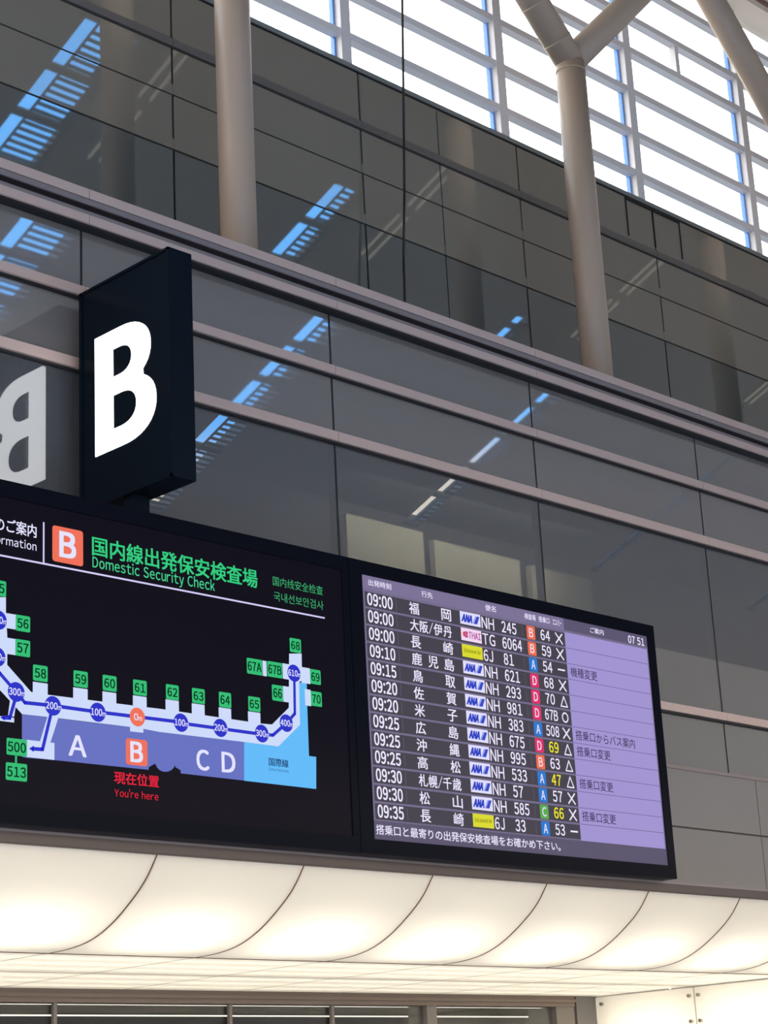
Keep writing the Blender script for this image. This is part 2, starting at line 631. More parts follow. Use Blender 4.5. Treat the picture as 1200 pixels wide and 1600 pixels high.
# ------------------------------------------------------------------ luminous canopy
XS0, PW = 12.126, 1.963
ZF, ZT, YF0, YF1, YH = 3.515, 4.305, 15.24, 17.06, 20.95
KP = range(-5, 8)
can = thing('light_canopy', (18, 16.5, ZF), 'glowing cream canopy of curved light panels along the hall wall below the display boards', 'canopy')
KEYS = [(15.10, 4.50), (15.24, 4.305), (15.413, 4.094), (15.631, 3.917), (15.96, 3.717), (16.292, 3.588), (16.64, 3.530), (17.06, 3.515), (17.5, 3.515)]
prof = []
for (ya, za), (yb, zb_), (yc, zc_), (yd, zd) in zip(KEYS, KEYS[1:], KEYS[2:], KEYS[3:]):
    for i in range(5):
        u = i / 5

        def cr(p, q, r_, t_):
            return 0.5 * (2 * q + (r_ - p) * u + (2 * p - 5 * q + 4 * r_ - t_) * u * u + (3 * q - p - 3 * r_ + t_) * u ** 3)
        prof.append((cr(ya, yb, yc, yd), cr(za, zb_, zc_, zd)))
prof.append((YF1, ZF))
XWALL = 25.75
for k in KP:
    a, b = XS0 + PW * k + 0.006, XS0 + PW * (k + 1) - 0.006
    if a > XWALL + 5:
        continue
    mb = MB()
    n = 12
    vs = [(a + (b - a) * j / n, y, z) for (y, z) in prof for j in range(n + 1)]
    fs = [(i * (n + 1) + j, i * (n + 1) + j + 1, (i + 1) * (n + 1) + j + 1, (i + 1) * (n + 1) + j) for i in range(len(prof) - 1) for j in range(n)]
    mb.add(vs, fs)
    obj('curved_panel', mb, M['skin'], can, smooth=True)
    # seam cover between two panels, a thin bent fin
    sm = MB()
    x = XS0 + PW * k
    vs, fs = [], []
    for (y, z) in prof:
        vs += [(x - 0.007, y - 0.004, z - 0.004), (x + 0.007, y - 0.004, z - 0.004), (x + 0.007, y + 0.02, z + 0.02), (x - 0.007, y + 0.02, z + 0.02)]
    for i in range(len(prof) - 1):
        q = 4 * i
        for e in range(4):
            fs.append((q + e, q + (e + 1) % 4, q + 4 + (e + 1) % 4, q + 4 + e))
    sm.add(vs, fs)
    obj('panel_seam', sm, M['seam'], can)
    if b < XWALL + 1:
        for y0, y1 in ((YF1 + 0.012, 18.97), (18.985, YH)):
            obj('ceiling_panel', MB().add([(a, y0, ZF), (min(b, XWALL), y0, ZF), (min(b, XWALL), y1, ZF), (a, y1, ZF)], [(0, 1, 2, 3)]), M['skin'], can)
XA, XB = XS0 + PW * KP[0], XS0 + PW * (KP[-1] + 1)
obj('long_seam', MB().box(XA, XB, YF1 - 0.008, YF1 + 0.012, ZF - 0.006, ZF + 0.02), M['seam'], can)
obj('long_seam', MB().box(XA, XWALL, 18.97, 18.985, ZF - 0.002, ZF + 0.02), M['lip'], can)
for k in KP:
    if XS0 + PW * k < XWALL:
        obj('ceiling_seam', MB().box(XS0 + PW * k - 0.008, XS0 + PW * k + 0.008, YF1, YH, ZF - 0.002, ZF + 0.015), M['lip'], can)
obj('front_trim', MB().box(XA, XB, 15.22, 15.3, ZT, 4.405).box(XA, XB, 15.23, 15.26, ZT - 0.012, ZT), M['trim'], can)
obj('trim_lip', MB().box(XA, XB, 15.215, 15.3, 4.405, 4.43), M['transom_mid'], can)
obj('canopy_top', MB().box(XA, XB, 15.28, 16.6, 4.36, 4.41).box(XA, XB, 16.55, YH + 0.1, 4.3, 4.36).box(XA, XB, YH + 0.04, YH + 0.1, 3.52, 4.3), M['plenum'], can)
for xe in (XA - 0.05, XB):
    obj('canopy_end', MB().box(xe, xe + 0.05, 15.24, YH, ZF, 4.4), M['plenum'], can)
# lamps inside the canopy
WARM = (1.0, 0.93, 0.82)
for k in KP:
    x = XS0 + PW * (k + 0.5)
    area_light('canopy_lamp', (x, 16.4, 4.05), (math.radians(-14), 0, 0), 1.2, 0.6, 9, WARM)
area_light('canopy_strip_lamp', ((XA + XB) / 2, 16.4, 4.3), (math.radians(-55), 0, 0), XB - XA, 0.5, 2.55 * (XB - XA), WARM)
for y in (17.45, 18.0, 18.55, 19.3, 19.9, 20.5):
    area_light('ceiling_strip_lamp', ((XA + XWALL) / 2, y, 3.80), (0, 0, 0), XWALL - XA, 0.10, 2.0 * (XWALL - XA), WARM)

# entrance behind the canopy
dr = thing('door_1', (20, YH, 0), kind='structure')
obj('header', MB().box(2, 25.2, YH - 0.02, YH + 0.25, 3.345, ZF).box(2, 25.2, YH - 0.05, YH, 3.41, 3.46), M['header'], dr)
for x in (15.01, 17.92, 19.84):
    obj('door_post', MB().box(x - 0.026, x + 0.026, YH + 0.02, YH + 0.07, 0, 3.345), M['frame'], dr)
obj('door_post', MB().box(21.66, 21.76, YH + 0.1, YH + 0.3, 0, 3.345).box(21.76, 21.97, YH, YH + 0.3, 0, 3.345), M['frame'], dr)
obj('door_jamb', MB().box(24.75, 25.2, YH - 0.0, YH + 0.6, 0, 3.345), M['frame'], dr)
obj('door_jamb', MB().box(25.24, 25.74, YH - 0.02, YH + 0.6, 0, 3.51), M['panel'], dr)
obj('pane', MB().box(2, 24.8, YH + 0.08, YH + 0.1, 0, 3.345), M['clear'], dr)
# inner lobby
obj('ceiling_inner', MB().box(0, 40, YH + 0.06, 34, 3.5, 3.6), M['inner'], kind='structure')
obj('wall_inner', MB().box(0, 40, 34, 34.2, 0, 3.6).box(-0.2, 0, YH + 0.1, 34.2, 0, 3.6).box(40, 40.2, YH + 0.1, 34.2, 0, 3.6).box(26.4, 40, YH + 0.3, YH + 0.4, 0, 3.5).box(0, 2, YH + 0.1, YH + 0.2, 0, 3.5), M['inner'], kind='structure')  # end walls added to keep low sky light off the lobby ceiling
for i, y in enumerate((22.98, 25.05, 27.1)):
    o = obj('linear_light', MB().box(5, 32, y - 0.09, y + 0.09, 3.489, 3.499), mat('lamp tube cover', (0.8, 0.8, 0.8, 1), emit=srgb(255, 246, 230), estr=1.2), org=(18, y, 3.489))
    tag(o, ('nearest and topmost', 'second', 'third and lowest')[i] + ' long bright ceiling light seen through the entrance under the canopy', 'ceiling light', 'linear lights inside the entrance')

# backlit glass side wall of the entrance
wr = thing('wall_right', (XWALL, 19, 0), kind='structure')
YS = [20.92, 18.94, 16.96, 14.98]
for a, b in zip(YS, YS[1:]):
    if b < 16.5:
        b = 16.7
        if a <= b:
            continue
    obj('glass_panel', MB().add([(XWALL, a - 0.006, 0.2), (XWALL, b + 0.006, 0.2), (XWALL, b + 0.006, ZF - 0.02), (XWALL, a - 0.006, ZF - 0.02)], [(0, 1, 2, 3)]), M['skin'], wr)
    area_light('side_wall_lamp', (XWALL + 0.45, (a + b) / 2, 2.7), (0, math.radians(90), 0), 1.2, 1.6, 15, WARM)
obj('backing', MB().box(XWALL + 0.6, XWALL + 0.7, 16.5, 21.2, 0, ZF).box(XWALL, XWALL + 0.6, 16.6, 16.7, 0, ZF).box(XWALL, XWALL + 0.6, 21.1, 21.2, 0, ZF), M['plenum'], wr)
obj('panel_seam', MB().box(XWALL - 0.004, XWALL + 0.01, 18.934, 18.946, 0.2, ZF).box(XWALL - 0.006, XWALL + 0.01, 16.7, 20.95, ZF - 0.022, ZF - 0.008), M['lip'], wr)
for y in (20.80, 18.94 + 0.09, 18.94 - 0.09, 16.96 + 0.09):
    for z in (3.37 if y < 20 else 3.38, 2.98):
        obj('fitting', MB().tube((XWALL, y, z), (XWALL - 0.05, y, z), 0.028, n=20), M['steel'], wr, smooth=False)

# ------------------------------------------------------------------ branching columns
JZ, CR = 19.0, 0.255
LBR = at(832, 0, YC)
RBR = at(985, 4, YC)


def column(xc, label, left_to=None, joint_z=JZ, right=True):
    t = thing('branching_column', (xc, YC, LED), label, 'column', 'beige branching columns in front of the upper glass')
    j = Vector((xc, YC, joint_z))
    obj('trunk', MB().tube((xc, YC, LED), j - Vector((0, 0, 0.02)), CR, n=48), M['column'], t, smooth=True)
    obj('collar', MB().tube(j - Vector((0, 0, 0.22)), j - Vector((0, 0, 0.19)), CR + 0.008, n=48), M['column'], t, smooth=True)
    obj('node', ball(j, CR * 1.0), M['column'], t, smooth=True)
    for tgt, r in ((left_to, CR * 1.0), (right, CR * 0.98)):
        if tgt is None:
            continue
        d = (tgt - j).normalized()
        e = j + d * ((roof_z(YC) + 0.02 - j.z) / d.z)
        obj('branch', MB().tube(j, e, r, n=48), M['column'], t, smooth=True)
        for s in (0.42, 1.15):
            if tgt is left_to:
                obj('weld_ring', MB().tube(j + d * s, j + d * (s + 0.025), r + 0.007, n=48), M['column'], t, smooth=True)
    return t


def ball(c, r, n=32, m=16):
    mb = MB()
    vs = [c + Vector((r * math.sin(math.pi * i / m) * math.cos(2 * math.pi * k / n), r * math.sin(math.pi * i / m) * math.sin(2 * math.pi * k / n), r * math.cos(math.pi * i / m))) for i in range(m + 1) for k in range(n)]
    fs = [(i * n + k, (i + 1) * n + k, (i + 1) * n + (k + 1) % n, i * n + (k + 1) % n) for i in range(m) for k in range(n)]
    return mb.add(vs, fs)


XC2 = 23.87
DL, DR = LBR - Vector((XC2, YC, JZ)), RBR - Vector((XC2, YC, JZ))
XC1, XC3 = 16.15, XC2 + 7.72
column(XC1, 'left beige round column rising above the letter B sign', Vector((XC1, YC, JZ)) + DL, right=Vector((XC1, YC, JZ)) + DR)
column(XC2, 'middle beige column that forks in two before the bright windows', LBR, right=RBR)
column(XC3, 'right beige column with only its leaning branch in the top right corner', at(1111, 0, YC), right=Vector((XC3, YC, JZ)) + DR)

# hanging cable
cb = MB()
pts = [at(628.5, -60, 19.15), at(628.5, 0, 19.15), at(631, 200, 19.15), at(632, 300, 19.15), at(630.5, 400, 19.15), at(628, 475, 19.15)]
pts[-1].z = LED
for a, b in zip(pts, pts[1:]):
    cb.tube(a, b, 0.02, n=10)
top = pts[0].copy()
cb.tube((top.x, top.y, roof_z(19.15)), top, 0.02, n=10)
tag(obj('hanging_cable', cb, M['cable'], org=(pts[-1].x, 19.15, LED), smooth=True), 'thin black cable hanging down in front of the upper glass wall', 'cable')

# ------------------------------------------------------------------ letter sign
SX0, SX1, SY0, SY1, SZ0, SZ1 = 11.963, 12.28, 14.70, 16.275, 8.06, 10.625
sg = thing('letter_sign', (12.12, 15.49, 4.42), 'tall black lightbox sign with a glowing white letter B above the map display', 'sign')
obj('case', MB().box(SX0 + 0.012, SX1, SY0, SY1, SZ0, SZ1), M['sign_case'], sg)
rim = MB()
for y0, y1, z0, z1 in ((SY0, SY0 + 0.03, SZ0, SZ1), (SY1 - 0.05, SY1, SZ0, SZ1), (SY0, SY1, SZ0, SZ0 + 0.03), (SY0, SY1, SZ1 - 0.03, SZ1)):
    rim.box(SX0 - 0.004, SX0 + 0.012, y0, y1, z0, z1)
obj('rim', rim, M['sign_case'], sg)
obj('post', MB().box(12.02, 12.22, 15.40, 15.58, 4.42, SZ0), M['sign_case'], sg)


def letter_b():
    """bold B: outline in a unit height box, y to the right"""
    def bowl(x0, xr, z0, z1, n=20, p=2.25, rev=False):
        pts = []
        cz, hz = (z0 + z1) / 2, (z1 - z0) / 2
        for i in range(n + 1):
            t = -math.pi / 2 + math.pi * i / n
            c, s = math.cos(t), math.sin(t)
            pts.append((x0 + (xr - x0) * abs(c) ** (2 / p), cz + hz * math.copysign(abs(s) ** (2 / p), s)))
        return pts[::-1] if rev else pts
    lower = bowl(0.36, 0.775, 0.0, 0.555)
    upper = bowl(0.34, 0.715, 0.49, 1.0)
    lower = [p for p in lower if p[1] < 0.515 or p[0] > 0.63]
    upper = [p for p in upper if p[1] > 0.54]
    outer = [(0, 0)] + lower + upper + [(0, 1)]
    h1 = [(0.235, 0.60)] + bowl(0.31, 0.475, 0.60, 0.835) + [(0.235, 0.835)]
    h2 = [(0.235, 0.165)] + bowl(0.33, 0.53, 0.165, 0.445) + [(0.235, 0.445)]
    return outer, h1, h2


def sign_letter():
    from mathutils.geometry import tessellate_polygon
    loops = letter_b()
    ys, zs, hh = 16.0, 8.629, 1.365
    vs = [Vector((p[0], p[1], 0)) for l in loops for p in l]
    tri = tessellate_polygon([[Vector((p[0], p[1], 0)) for p in l] for l in loops])
    xx = SX0 + 0.004
    front = [(xx, ys - v.x * 1.355, zs + v.y * hh) for v in vs]
    back = [(xx + 0.012, p[1], p[2]) for p in front]
    n = len(front)
    mb = MB()
    mb.add(front + back, [tuple(t) for t in tri])
    k = 0
    for l in loops:
        m = len(l)
        mb.add([front[k + i] for i in range(m)] + [back[k + i] for i in range(m)], [(i, (i + 1) % m, m + (i + 1) % m, m + i) for i in range(m)])
        k += m
    return mb


obj('letter', sign_letter(), M['b_white'], sg, label='glowing white letter B')

# ------------------------------------------------------------------ departures board
BX0, BX1, BZ0, BZ1 = 14.70, 20.25, 4.432, 7.725
db = thing('departures_board', ((BX0 + BX1) / 2, 15.1, BZ0), 'black framed departures screen listing thirteen morning flights on lavender', 'display board')
obj('housing', MB().box(BX0, BX1, YB + 0.006, 15.215, BZ0, BZ1), M['board_case'], db)
bez = MB()
SCX0, SCX1, SCZ0, SCZ1 = 14.905, 20.10, 4.592, 7.565
for x0, x1, z0, z1 in ((BX0, SCX0, BZ0, BZ1), (SCX1, BX1, BZ0, BZ1), (SCX0, SCX1, BZ0, SCZ0), (SCX0, SCX1, SCZ1, BZ1)):
    bez.box(x0, x1, YB - 0.012, YB + 0.006, z0, z1)
obj('bezel', bez, M['board_case'], db)
LAV, DARKBAR, ROW, WHT = G(158, 144, 207), G(84, 77, 104), G(60, 56, 69), G(236, 230, 255)
YS0 = YB + 0.004
scr = obj('screen', MB().rect(SCX0, SCZ0, SCX1, SCZ1, YS0).rect(SCX0, 7.405, 18.42, SCZ1, YS0 - 0.001, 1).rect(18.42, 7.415, SCX1, SCZ1, YS0 - 0.001, 2), [G(112, 103, 136), G(120, 109, 147), G(86, 78, 108)], db)
Y1, Y2, Y3 = YS0 - 0.003, YS0 - 0.005, YS0 - 0.007


def header_text(s, x0, x1, z0=7.452, z1=7.525, off=0.012):
    obj('header_text', text(MB(), s, x0, x1, z0, z1, Y2, off), WHT, scr)


header_text('出発時刻', 15.01, 15.375)
header_text('行先', 15.872, 16.055)
header_text('便名', 16.965, 17.153)
header_text('検査場', 17.675, 17.88)
header_text('搭乗口', 17.94, 18.14)
header_text('エコノミー', 18.205, 18.37)
header_text('ご案内', 18.93, 19.20)
header_text('07 51', 19.70, 20.03, 7.425, 7.525, 0.02)
obj('footer_bar', MB().rect(SCX0, SCZ0, SCX1, 4.797, Y1), DARKBAR, scr)
obj('footer_text', text(MB(), '搭乗口と最寄りの出発保安検査場をお確かめ下さい。', 14.945, 18.02, 4.648, 4.755, Y2, 0.012), WHT, scr)
obj('remarks_panel', MB().rect(18.418, 4.80, 20.075, 7.388, Y1), LAV, scr)

ZTOP, PITCHZ = 7.387, (7.387 - 4.80) / 13
BADGE = {'A': G(24, 116, 205), 'B': G(236, 105, 72), 'C': G(84, 166, 74), 'D': G(222, 32, 100)}
YEL = G(240, 232, 40)
FL = [
    ('09:00', ['福', '岡'], 'N', 'NH', '245', 'B', '64', 'X', '', 0),
    ('09:00', '大阪/伊丹', 'T', 'TG', '6064', 'B', '59', 'X', '', 0),
    ('09:00', ['長', '崎'], 'S', '6J', '81', 'A', '54', '-', '機種変更', 0),
    ('09:10', ['鹿', '児', '島'], 'N', 'NH', '621', 'D', '68', 'X', '', 0),
    ('09:15', ['鳥', '取'], 'N', 'NH', '293', 'D', '70', 'T', '', 0),
    ('09:20', ['佐', '賀'], 'N', 'NH', '981', 'D', '67B', 'O', '', 0),
    ('09:20', ['米', '子'], 'N', 'NH', '383', 'A', '508', 'X', '搭乗口からバス案内', 0),
    ('09:25', ['広', '島'], 'N', 'NH', '675', 'D', '69', 'T', '搭乗口変更', 1),
    ('09:25', ['沖', '縄'], 'N', 'NH', '995', 'B', '63', 'T', '', 0),
    ('09:25', ['高', '松'], 'N', 'NH', '533', 'A', '47', 'T', '搭乗口変更', 1),
    ('09:30', '札幌/千歳', 'N', 'NH', '57', 'A', '57', 'X', '', 0),
    ('09:30', ['松', '山'], 'N', 'NH', '585', 'C', '66', 'X', '搭乗口変更', 1),
    ('09:35', ['長', '崎'], 'S', '6J', '33', 'A', '53', '-', '', 0),
]


def airline_tile(kind, z0, z1):
    mb = MB()
    x0, x1 = 16.507, 16.862
    w, h = x1 - x0, z1 - z0
    if kind == 'N':
        mb.rect(x0, z0, x1, z1, Y2, 0)
        text(mb, 'ANA', x0 + 0.025, x0 + 0.20, z0 + 0.03, z1 - 0.032, Y3, 0.06, 1, cap=True, shear=0.25)
        zz0, zz1 = z0 + 0.028, z1 - 0.028
        mb.polyplane([(x0 + 0.232, zz0), (x0 + 0.292, zz0), (x0 + 0.338, zz1), (x0 + 0.292, zz1)], Y3, 1)
        mb.polyplane([(x0 + 0.214, zz0), (x0 + 0.228, zz0), (x0 + 0.288, zz1), (x0 + 0.268, zz1)], Y3, 2)
        return mb, [G(222, 220, 252), G(42, 62, 190), G(110, 150, 235)]
    if kind == 'T':
        mb.rect(x0, z0, x1, z1, Y2, 0)
        cx, cz = x0 + 0.075, (z0 + z1) / 2
        for dx, dz, rx, rz, m in ((0.012, 0.022, 0.035, 0.017, 1), (0.012, -0.022, 0.035, 0.017, 1), (-0.025, 0.0, 0.022, 0.03, 2), (0.02, 0, 0.02, 0.009, 2)):
            mb.disc(cx + dx, cz + dz, rx, rz, Y3, m, 20)
        text(mb, 'THAI', x0 + 0.13, x1 - 0.02, z0 + 0.038, z1 - 0.036, Y3, 0.03, 1, cap=True)
        return mb, [G(240, 214, 240), G(178, 74, 150), G(222, 66, 70)]
    mb.rect(x0, z0, x1, z1, Y2, 0)
    text(mb, 'Solaseed Air', x0 + 0.03, x1 - 0.03, z0 + 0.06, z0 + 0.105, Y3, 0.01, 1, cap=True)
    return mb, [G(216, 216, 34), G(96, 104, 20)]


for i, (tm, dest, al, code, num, gt, gate, st, rem, yel) in enumerate(FL):
    zb = ZTOP - PITCHZ * (i + 1)
    rw = obj('flight_row', MB().rect(14.945, zb + 0.012, 18.418, zb + PITCHZ - 0.012, Y1), ROW, db)
    obj('row_divider', MB().rect(15.437, zb + 0.03, 15.449, zb + PITCHZ - 0.03, Y2).rect(17.60, zb + 0.03, 17.61, zb + PITCHZ - 0.03, Y2), G(86, 80, 98), rw)
    if i < 12:
        obj('remark_line', MB().rect(18.42, zb - 0.003, 20.07, zb + 0.005, Y2), G(112, 98, 148), rw)
    za, zc = zb + 0.034, zb + PITCHZ - 0.026
    obj('time_text', text(MB(), tm, 14.985, 15.38, za, zc, Y2, 0.022), WHT, rw)
    dt = MB()
    dz0, dz1 = zb + 0.032, zb + PITCHZ - 0.027
    if isinstance(dest, str):
        text(dt, dest, 15.655, 16.345, dz0, dz1, Y2, 0.015)
    else:
        nn = len(dest)
        for j, ch in enumerate(dest):
            xx = 15.652 + (16.19 - 15.652) * j / (nn - 1)
            text(dt, ch, xx, xx + 0.16, dz0, dz1, Y2, 0.015)
    obj('destination_text', dt, WHT, rw)
    mb, ms = airline_tile(al, zb + 0.036, zb + PITCHZ - 0.01)
    obj('airline_logo', mb, ms, rw)
    obj('airline_code', text(MB(), code, 16.882, 17.10 if code != '6J' else 17.045, za, zc, Y2, 0.01), WHT, rw)
    nw = 0.0885 * len(num)
    nx = 17.505 - 0.0885 * 3 if len(num) < 4 else 17.235
    obj('flight_number', text(MB(), num, nx, nx + nw - 0.005, za, zc, Y2, 0.015), WHT, rw)
    bg = MB().rect(17.695, zb + 0.016, 17.85, zb + PITCHZ - 0.016, Y2, 0, 0.018)
    text(bg, gt, 17.738, 17.808, zb + 0.045, zb + PITCHZ - 0.045, Y3, 0.012, 1)
    obj('checkpoint_badge', bg, [BADGE[gt], WHT], rw)
    gx = 17.955 if len(gate) == 2 else 17.925
    obj('gate_number', text(MB(), gate, gx, gx + (0.17 if len(gate) == 2 else 0.235), za + 0.004, zc - 0.004, Y2, 0.015), YEL if yel else WHT, rw)
    sm = MB()
    x0, x1, z0, z1, w = 18.238, 18.362, zb + 0.037, zb + PITCHZ - 0.037, 0.02
    if st == 'X':
        sm.line([(x0, z0), (x1, z1)], w, Y2).line([(x0, z1), (x1, z0)], w, Y2)
    elif st == '-':
        sm.line([(x0, (z0 + z1) / 2), (x1, (z0 + z1) / 2)], w, Y2)
    elif st == 'T':
        sm.line([(x0, z0), (x1, z0), ((x0 + x1) / 2, z1), (x0, z0)], w * 0.8, Y2)
    else:
        cx, cz = (x0 + x1) / 2, (z0 + z1) / 2
        sm.line([(cx + 0.052 * math.cos(a * math.pi / 12), cz + 0.056 * math.sin(a * math.pi / 12)) for a in range(25)], w * 0.9, Y2)
    obj('status_mark', sm, WHT, rw)
    if rem:
        rx = 18.475
        obj('remark_text', text(MB(), rem, rx, rx + len(rem) * 0.1295, zb + 0.04, zb + PITCHZ - 0.035, Y2 - 0.001, 0.004), G(58, 48, 84), rw)

# ------------------------------------------------------------------ map display
MX0, MX1 = 9.25, 14.69
md = thing('map_display', ((MX0 + MX1) / 2, 15.1, BZ0), 'black display with a lit terminal map and the Domestic Security Check heading', 'display board')
obj('housing', MB().box(MX0, MX1, YB + 0.006, 15.215, BZ0, BZ1), M['board_case'], md)
PX0, PX1, PZ0, PZ1 = 9.45, 14.59, 4.60, 7.56
bez = MB()
for x0, x1, z0, z1 in ((MX0, PX0, BZ0, BZ1), (PX1, MX1, BZ0, BZ1), (PX0, PX1, BZ0, PZ0), (PX0, PX1, PZ1, BZ1)):
    bez.box(x0, x1, YB - 0.012, YB + 0.006, z0, z1)
obj('bezel', bez, M['board_case'], md)
ms_ = obj('screen', MB().rect(PX0, PZ0, PX1, PZ1, YS0), M['black_screen'], md)
L0, L1, L2, L3, L4 = (YS0 - 0.002 * k for k in range(1, 6))


def A(x, y):          # map quarter, left
    p = at(x / 4, 880 + y / 4, YB)
    return (p.x, p.z)


def Bq(x, y):         # map quarter, right
    p = at(250 + x / 4, 960 + y / 4, YB)
    return (p.x, p.z)


def T(x, y):          # heading area
    p = at(x * 0.46667, 740 + y * 0.46667, YB)
    return (p.x, p.z)


GREEN, WALK, PURP, CYAN, DBLUE, ORNG, WTXT = G(34, 186, 112), G(203, 216, 248), G(96, 108, 190), G(92, 184, 246), G(22, 34, 196), G(238, 108, 82), G(226, 226, 255)
DGREEN = G(8, 56, 34)
# areas
t0 = [A(138, 943), A(360, 970), A(813, 1023), A(1120, 1062), Bq(525, 797), Bq(525, 1038), Bq(130, 993), Bq(130, 974), Bq(97, 954)]
for k in range(9):
    a = math.radians(15 + 150 * k / 8)
    t0.append(A(1035 + 62 * math.cos(a), 1246 + 58 * math.sin(a)))
t0 += [A(968, 1253), A(930, 1275), A(930, 1291), A(340, 1230), A(168, 1216), A(138, 1210)]
obj('domestic_area', MB().polyplane(t0, L0), PURP, md, label='violet blue terminal area of the map')
c0 = [Bq(860, 425), Bq(918, 430), Bq(921, 575), Bq(932, 885), Bq(977, 890), Bq(977, 1091), Bq(526, 1039), Bq(526, 790), Bq(740, 820)]
intl = obj('international_area', MB().polyplane(c0, L0), CYAN, md, label='light blue terminal area of the map')
it = MB()
(x0, z0), (x1, z1) = Bq(680, 945), Bq(800, 910)
text(it, '国際線', x0, x1, z0, z1, L3, 0.012)
obj('area_text', it, G(24, 44, 96), intl)
it = MB()
(x0, z0), (x1, z1) = Bq(680, 975), Bq(803, 965)
text(it, 'International', x0, x1, z0, Bq(680, 958)[1], L3, 0.0, cap=True)
obj('area_text', it, G(24, 44, 96), intl)
# walkway
w = MB()
w.polyplane([A(-90, 210), A(37, 213), A(37, 305), A(46, 470), A(45, 635), A(195, 805), A(297, 822), A(915, 900), Bq(0, 590), Bq(447, 655), Bq(630, 682), Bq(700, 688), Bq(805, 583),
             Bq(807, 245), Bq(885, 245), Bq(888, 410), Bq(870, 425), Bq(875, 690), Bq(740, 825), Bq(525, 797), Bq(0, 735), A(896, 1035), A(896, 1060), A(813, 1051), A(813, 1023), A(360, 968), A(138, 943), A(25, 820), A(-90, 700)], L1)


def rq(mb, f, tl, br, Y, mi=0, r=0.0):
    a, b = f(*tl), f(*br)
    return mb.rect(a[0], b[1], b[0], a[1], Y, mi, r)


rq(w, A, (30, 310), (100, 415), L1 - 0.0003)
rq(w, A, (40, 465), (98, 575), L1 - 0.0003)
for tl, br in (((205, 740), (298, 850)), ((457, 775), (548, 870)), ((640, 800), (727, 890)), ((830, 825), (917, 915))):
    rq(w, A, tl, br, L1 - 0.0003)
for tl, br in (((34, 530), (119, 630)), ((198, 555), (280, 650)), ((366, 580), (446, 670)), ((549, 605), (629, 700)), ((765, 305), (820, 410)), ((768, 447), (815, 552)), ((880, 328), (940, 436)), ((904, 466), (945, 574)), ((640, 288), (668, 388))):
    rq(w, Bq, tl, br, L1 - 0.0003)
rq(w, A, (166, 1103), (340, 1230), L1 - 0.0003)
w.polyplane([A(298, 955), A(365, 965), A(312, 1130), A(248, 1120)], L1 - 0.0003)
rq(w, A, (-60, 948), (88, 996), L1 - 0.0003)
w.polyplane([A(62, 860), A(100, 880), A(88, 960), A(50, 950)], L1 - 0.0003)
w.line([A(100, 1208), A(100, 1244)], 0.022, L1, 1)
obj('walkway', w, [WALK, GREEN], md, label='pale walkway of the map')
# route
r = MB()
RW = 0.036
r.line([A(-80, 590), A(0, 690), A(95, 800), A(155, 872), A(330, 890), A(610, 930), A(1100, 990), Bq(130, 680), Bq(640, 750), Bq(705, 755), Bq(790, 680), Bq(842, 620), Bq(838, 360)], RW, L2)
r.line([A(330, 890), A(265, 1164), A(205, 1160)], RW, L2)
r.polyplane([A(180, 1159), A(212, 1140), A(210, 1180)], L2)
r.line([A(100, 830), A(60, 968), A(25, 966)], RW, L2)
r.polyplane([A(0, 965), A(30, 948), A(29, 984)], L2)
obj('route_line', r, DBLUE, md, label='dark blue route line of the map')


def gate(f, tl, br, num):
    t = obj('gate_tile', rq(MB(), f, tl, br, L2 - 0.001, 0, 0.015), GREEN, md)
    a, b = f(*tl), f(*br)
    x0, x1, z1, z0 = a[0], b[0], a[1], b[1]
    cx, cz, wd, h = (x0 + x1) / 2, (z0 + z1) / 2, (x1 - x0), (z1 - z0)
    k = 0.74 if len(num) == 2 else 0.86
    if len(num) == 2 and wd > 0.26:
        k = 0.64
    obj('gate_number', text(MB(), num, cx - wd * k / 2, cx + wd * k / 2, cz - h * 0.29, cz + h * 0.29, L3, 0.025), DGREEN, t)


for n_, tl, br in (('58', (205, 632), (297, 745)), ('59', (458, 668), (548, 782)), ('60', (640, 696), (728, 806)), ('61', (830, 725), (917, 833)),
                   ('56', (97, 320), (187, 435)), ('57', (95, 472), (187, 590)), ('55', (-58, 98), (37, 213)), ('500', (40, 1090), (168, 1210)), ('513', (35, 1243), (168, 1367))):
    gate(A, tl, br, n_)
for n_, tl, br in (('62', (35, 434), (117, 540)), ('63', (198, 458), (280, 563)), ('64', (366, 482), (445, 588)), ('65', (549, 510), (627, 612)), ('68', (808, 145), (882, 245)),
                   ('67A', (540, 270), (640, 384)), ('67B', (668, 290), (765, 402)), ('66', (697, 437), (770, 547)), ('69', (935, 340), (1005, 443)), ('70', (940, 478), (1012, 580))):
    gate(Bq, tl, br, n_)


def marker(f, c, s, col=DBLUE):
    x, z = f(*c)
    d = obj('distance_marker', MB().disc(x, z, 0.094, 0.094, L2 - 0.002), col, md)
    n_ = s[:-1]
    wd = 0.04 * len(n_)
    mb = MB()
    text(mb, n_, x - wd / 2 - 0.022, x + wd / 2 - 0.012, z - 0.034, z + 0.034, L4, 0.02)
    text(mb, 'm', x + wd / 2 - 0.004, x + wd / 2 + 0.036, z - 0.034, z + 0.004, L4, 0.015)
    obj('distance_text', mb, WTXT, d)


for c, s in (((100, 805), '300m'), ((330, 892), '200m'), ((610, 932), '100m'), ((-12, 355), '500m'), ((-20, 585), '400m')):
    marker(A, c, s)
marker(A, (857, 962), '0m', ORNG)
for c, s in (((130, 677), '100m'), ((376, 710), '200m'), ((635, 745), '300m'), ((788, 680), '400m'), ((836, 368), '610m')):
    marker(Bq, c, s)


def glyph_at(mb, f, s, tl, br, Y, off, mi=0, cap=False):
    a, b = f(*tl), f(*br)
    return text(mb, s, a[0], b[0], b[1], a[1], Y, off, mi, cap)


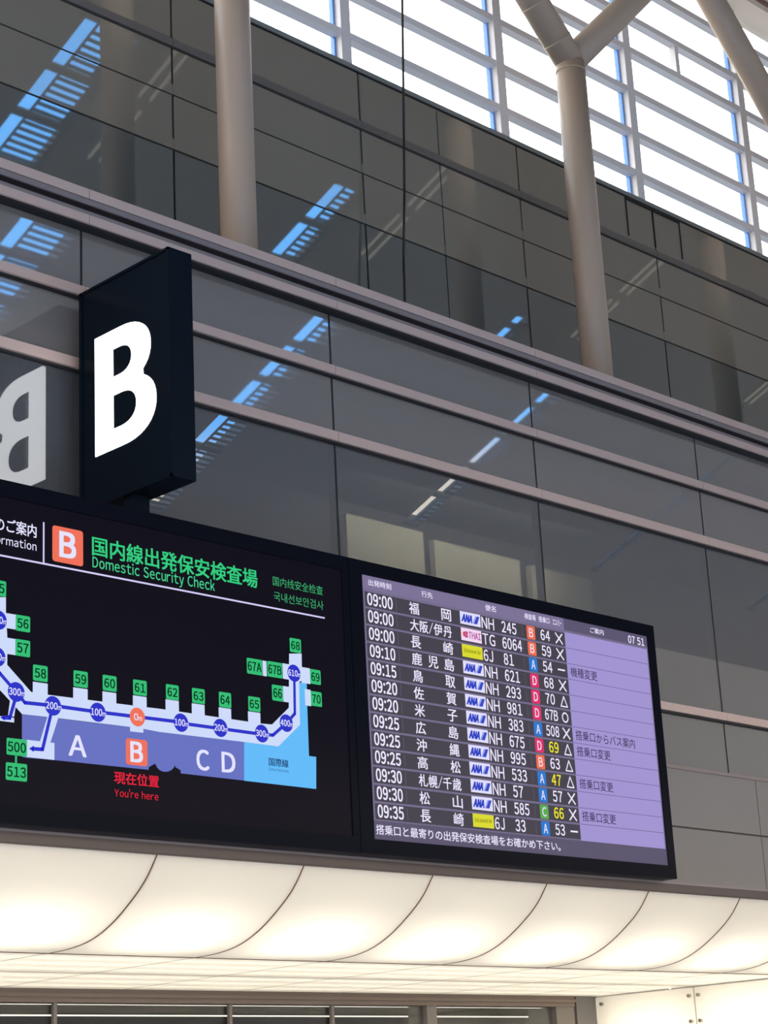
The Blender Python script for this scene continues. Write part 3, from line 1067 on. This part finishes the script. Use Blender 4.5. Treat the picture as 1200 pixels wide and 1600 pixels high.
obj('area_letter', glyph_at(MB(), A, 'A', (430, 1072), (537, 1212), L3, 0.022), WTXT, md)
obj('area_letter', glyph_at(MB(), Bq, 'C', (228, 843), (305, 978), L3, 0.025), WTXT, md)
obj('area_letter', glyph_at(MB(), Bq, 'D', (385, 860), (468, 992), L3, 0.025), WTXT, md)
bt = obj('checkpoint_badge', rq(MB(), A, (785, 1092), (922, 1272), L2, 0, 0.03), ORNG, md)
obj('badge_letter', glyph_at(MB(), A, 'B', (817, 1115), (888, 1246), L3, 0.035), WTXT, bt)
RED = G(226, 40, 62)
hm = MB()
(x0, z1), (x1, _), (_, z0) = A(712, 1300), A(990, 1330), A(712, 1375)
text(hm, '現在位置', x0, x1, z0, z1, L3, 0.022)
obj('you_are_here_text', hm, RED, md)
hm = MB()
(x0, z1), (x1, _), (_, z0) = A(714, 1412), A(988, 1440), A(714, 1456)
text(hm, "You're here", x0, x1, z0, z1, L3, 0.008, cap=True)
obj('you_are_here_text', hm, RED, md)
# heading
bt = obj('checkpoint_badge', rq(MB(), T, (175, 172), (278, 312), L2, 0, 0.03), ORNG, md)
obj('badge_letter', glyph_at(MB(), T, 'B', (201, 194), (251, 286), L3, 0.035), WTXT, bt)
TG = G(52, 204, 128)
hd = MB()
(x0, z1), (x1, _), (_, z0) = T(308, 209), T(860, 340), T(308, 273)
text(hd, '国内線出発保安検査場', x0, x1, z0, z1, L3, 0.018)
obj('heading_text', hd, TG, md)
hd = MB()
(x0, z1), (x1, _), (_, z0) = T(309, 278), T(718, 375), T(309, 313)
text(hd, 'Domestic Security Check', x0, x1, z0, z1, L3, 0.006, cap=True)
obj('heading_text', hd, G(72, 212, 148), md)
hd = MB()
(x0, z1), (x1, _), (_, z0) = T(912, 343), T(1080, 390), T(912, 374)
text(hd, '国内线安全检查', x0, x1, z0, z1, L3, 0.0)
obj('heading_text', hd, G(48, 168, 108), md)
hd = MB()
(x0, z1), (x1, _), (_, z0) = T(915, 394), T(1082, 440), T(915, 425)
text(hd, '국내선보안검사', x0, x1, z0, z1, L3, 0.0)
obj('heading_text', hd, G(48, 168, 108), md)
hd = MB()
(x1, z0), (_, z1) = T(121, 216), T(121, 172)
text(hd, '保安検査場のご案内', x1 - (T(121, 200)[0] - T(50, 200)[0]) * 4.5, x1, z0, z1, L3, 0.015)
obj('heading_text', hd, WTXT, md)
hd = MB()
(x1, z0), (_, z1) = T(121, 259), T(121, 232)
text(hd, 'Security Check Information', x1 - 1.46, x1, z0, z1, L3, 0.006, cap=True)
obj('heading_text', hd, WTXT, md)
ln = MB()
(ax, az), (bx, bz) = T(0, 272), T(1087, 485)
zl = (az + bz) / 2
ln.rect(PX0 + 0.1, zl - 0.009, bx, zl + 0.009, L2)
(ax, az) = T(146, 163)
ln.rect(ax - 0.009, zl, ax + 0.009, az, L2)
obj('heading_rule', ln, G(214, 206, 250), md)
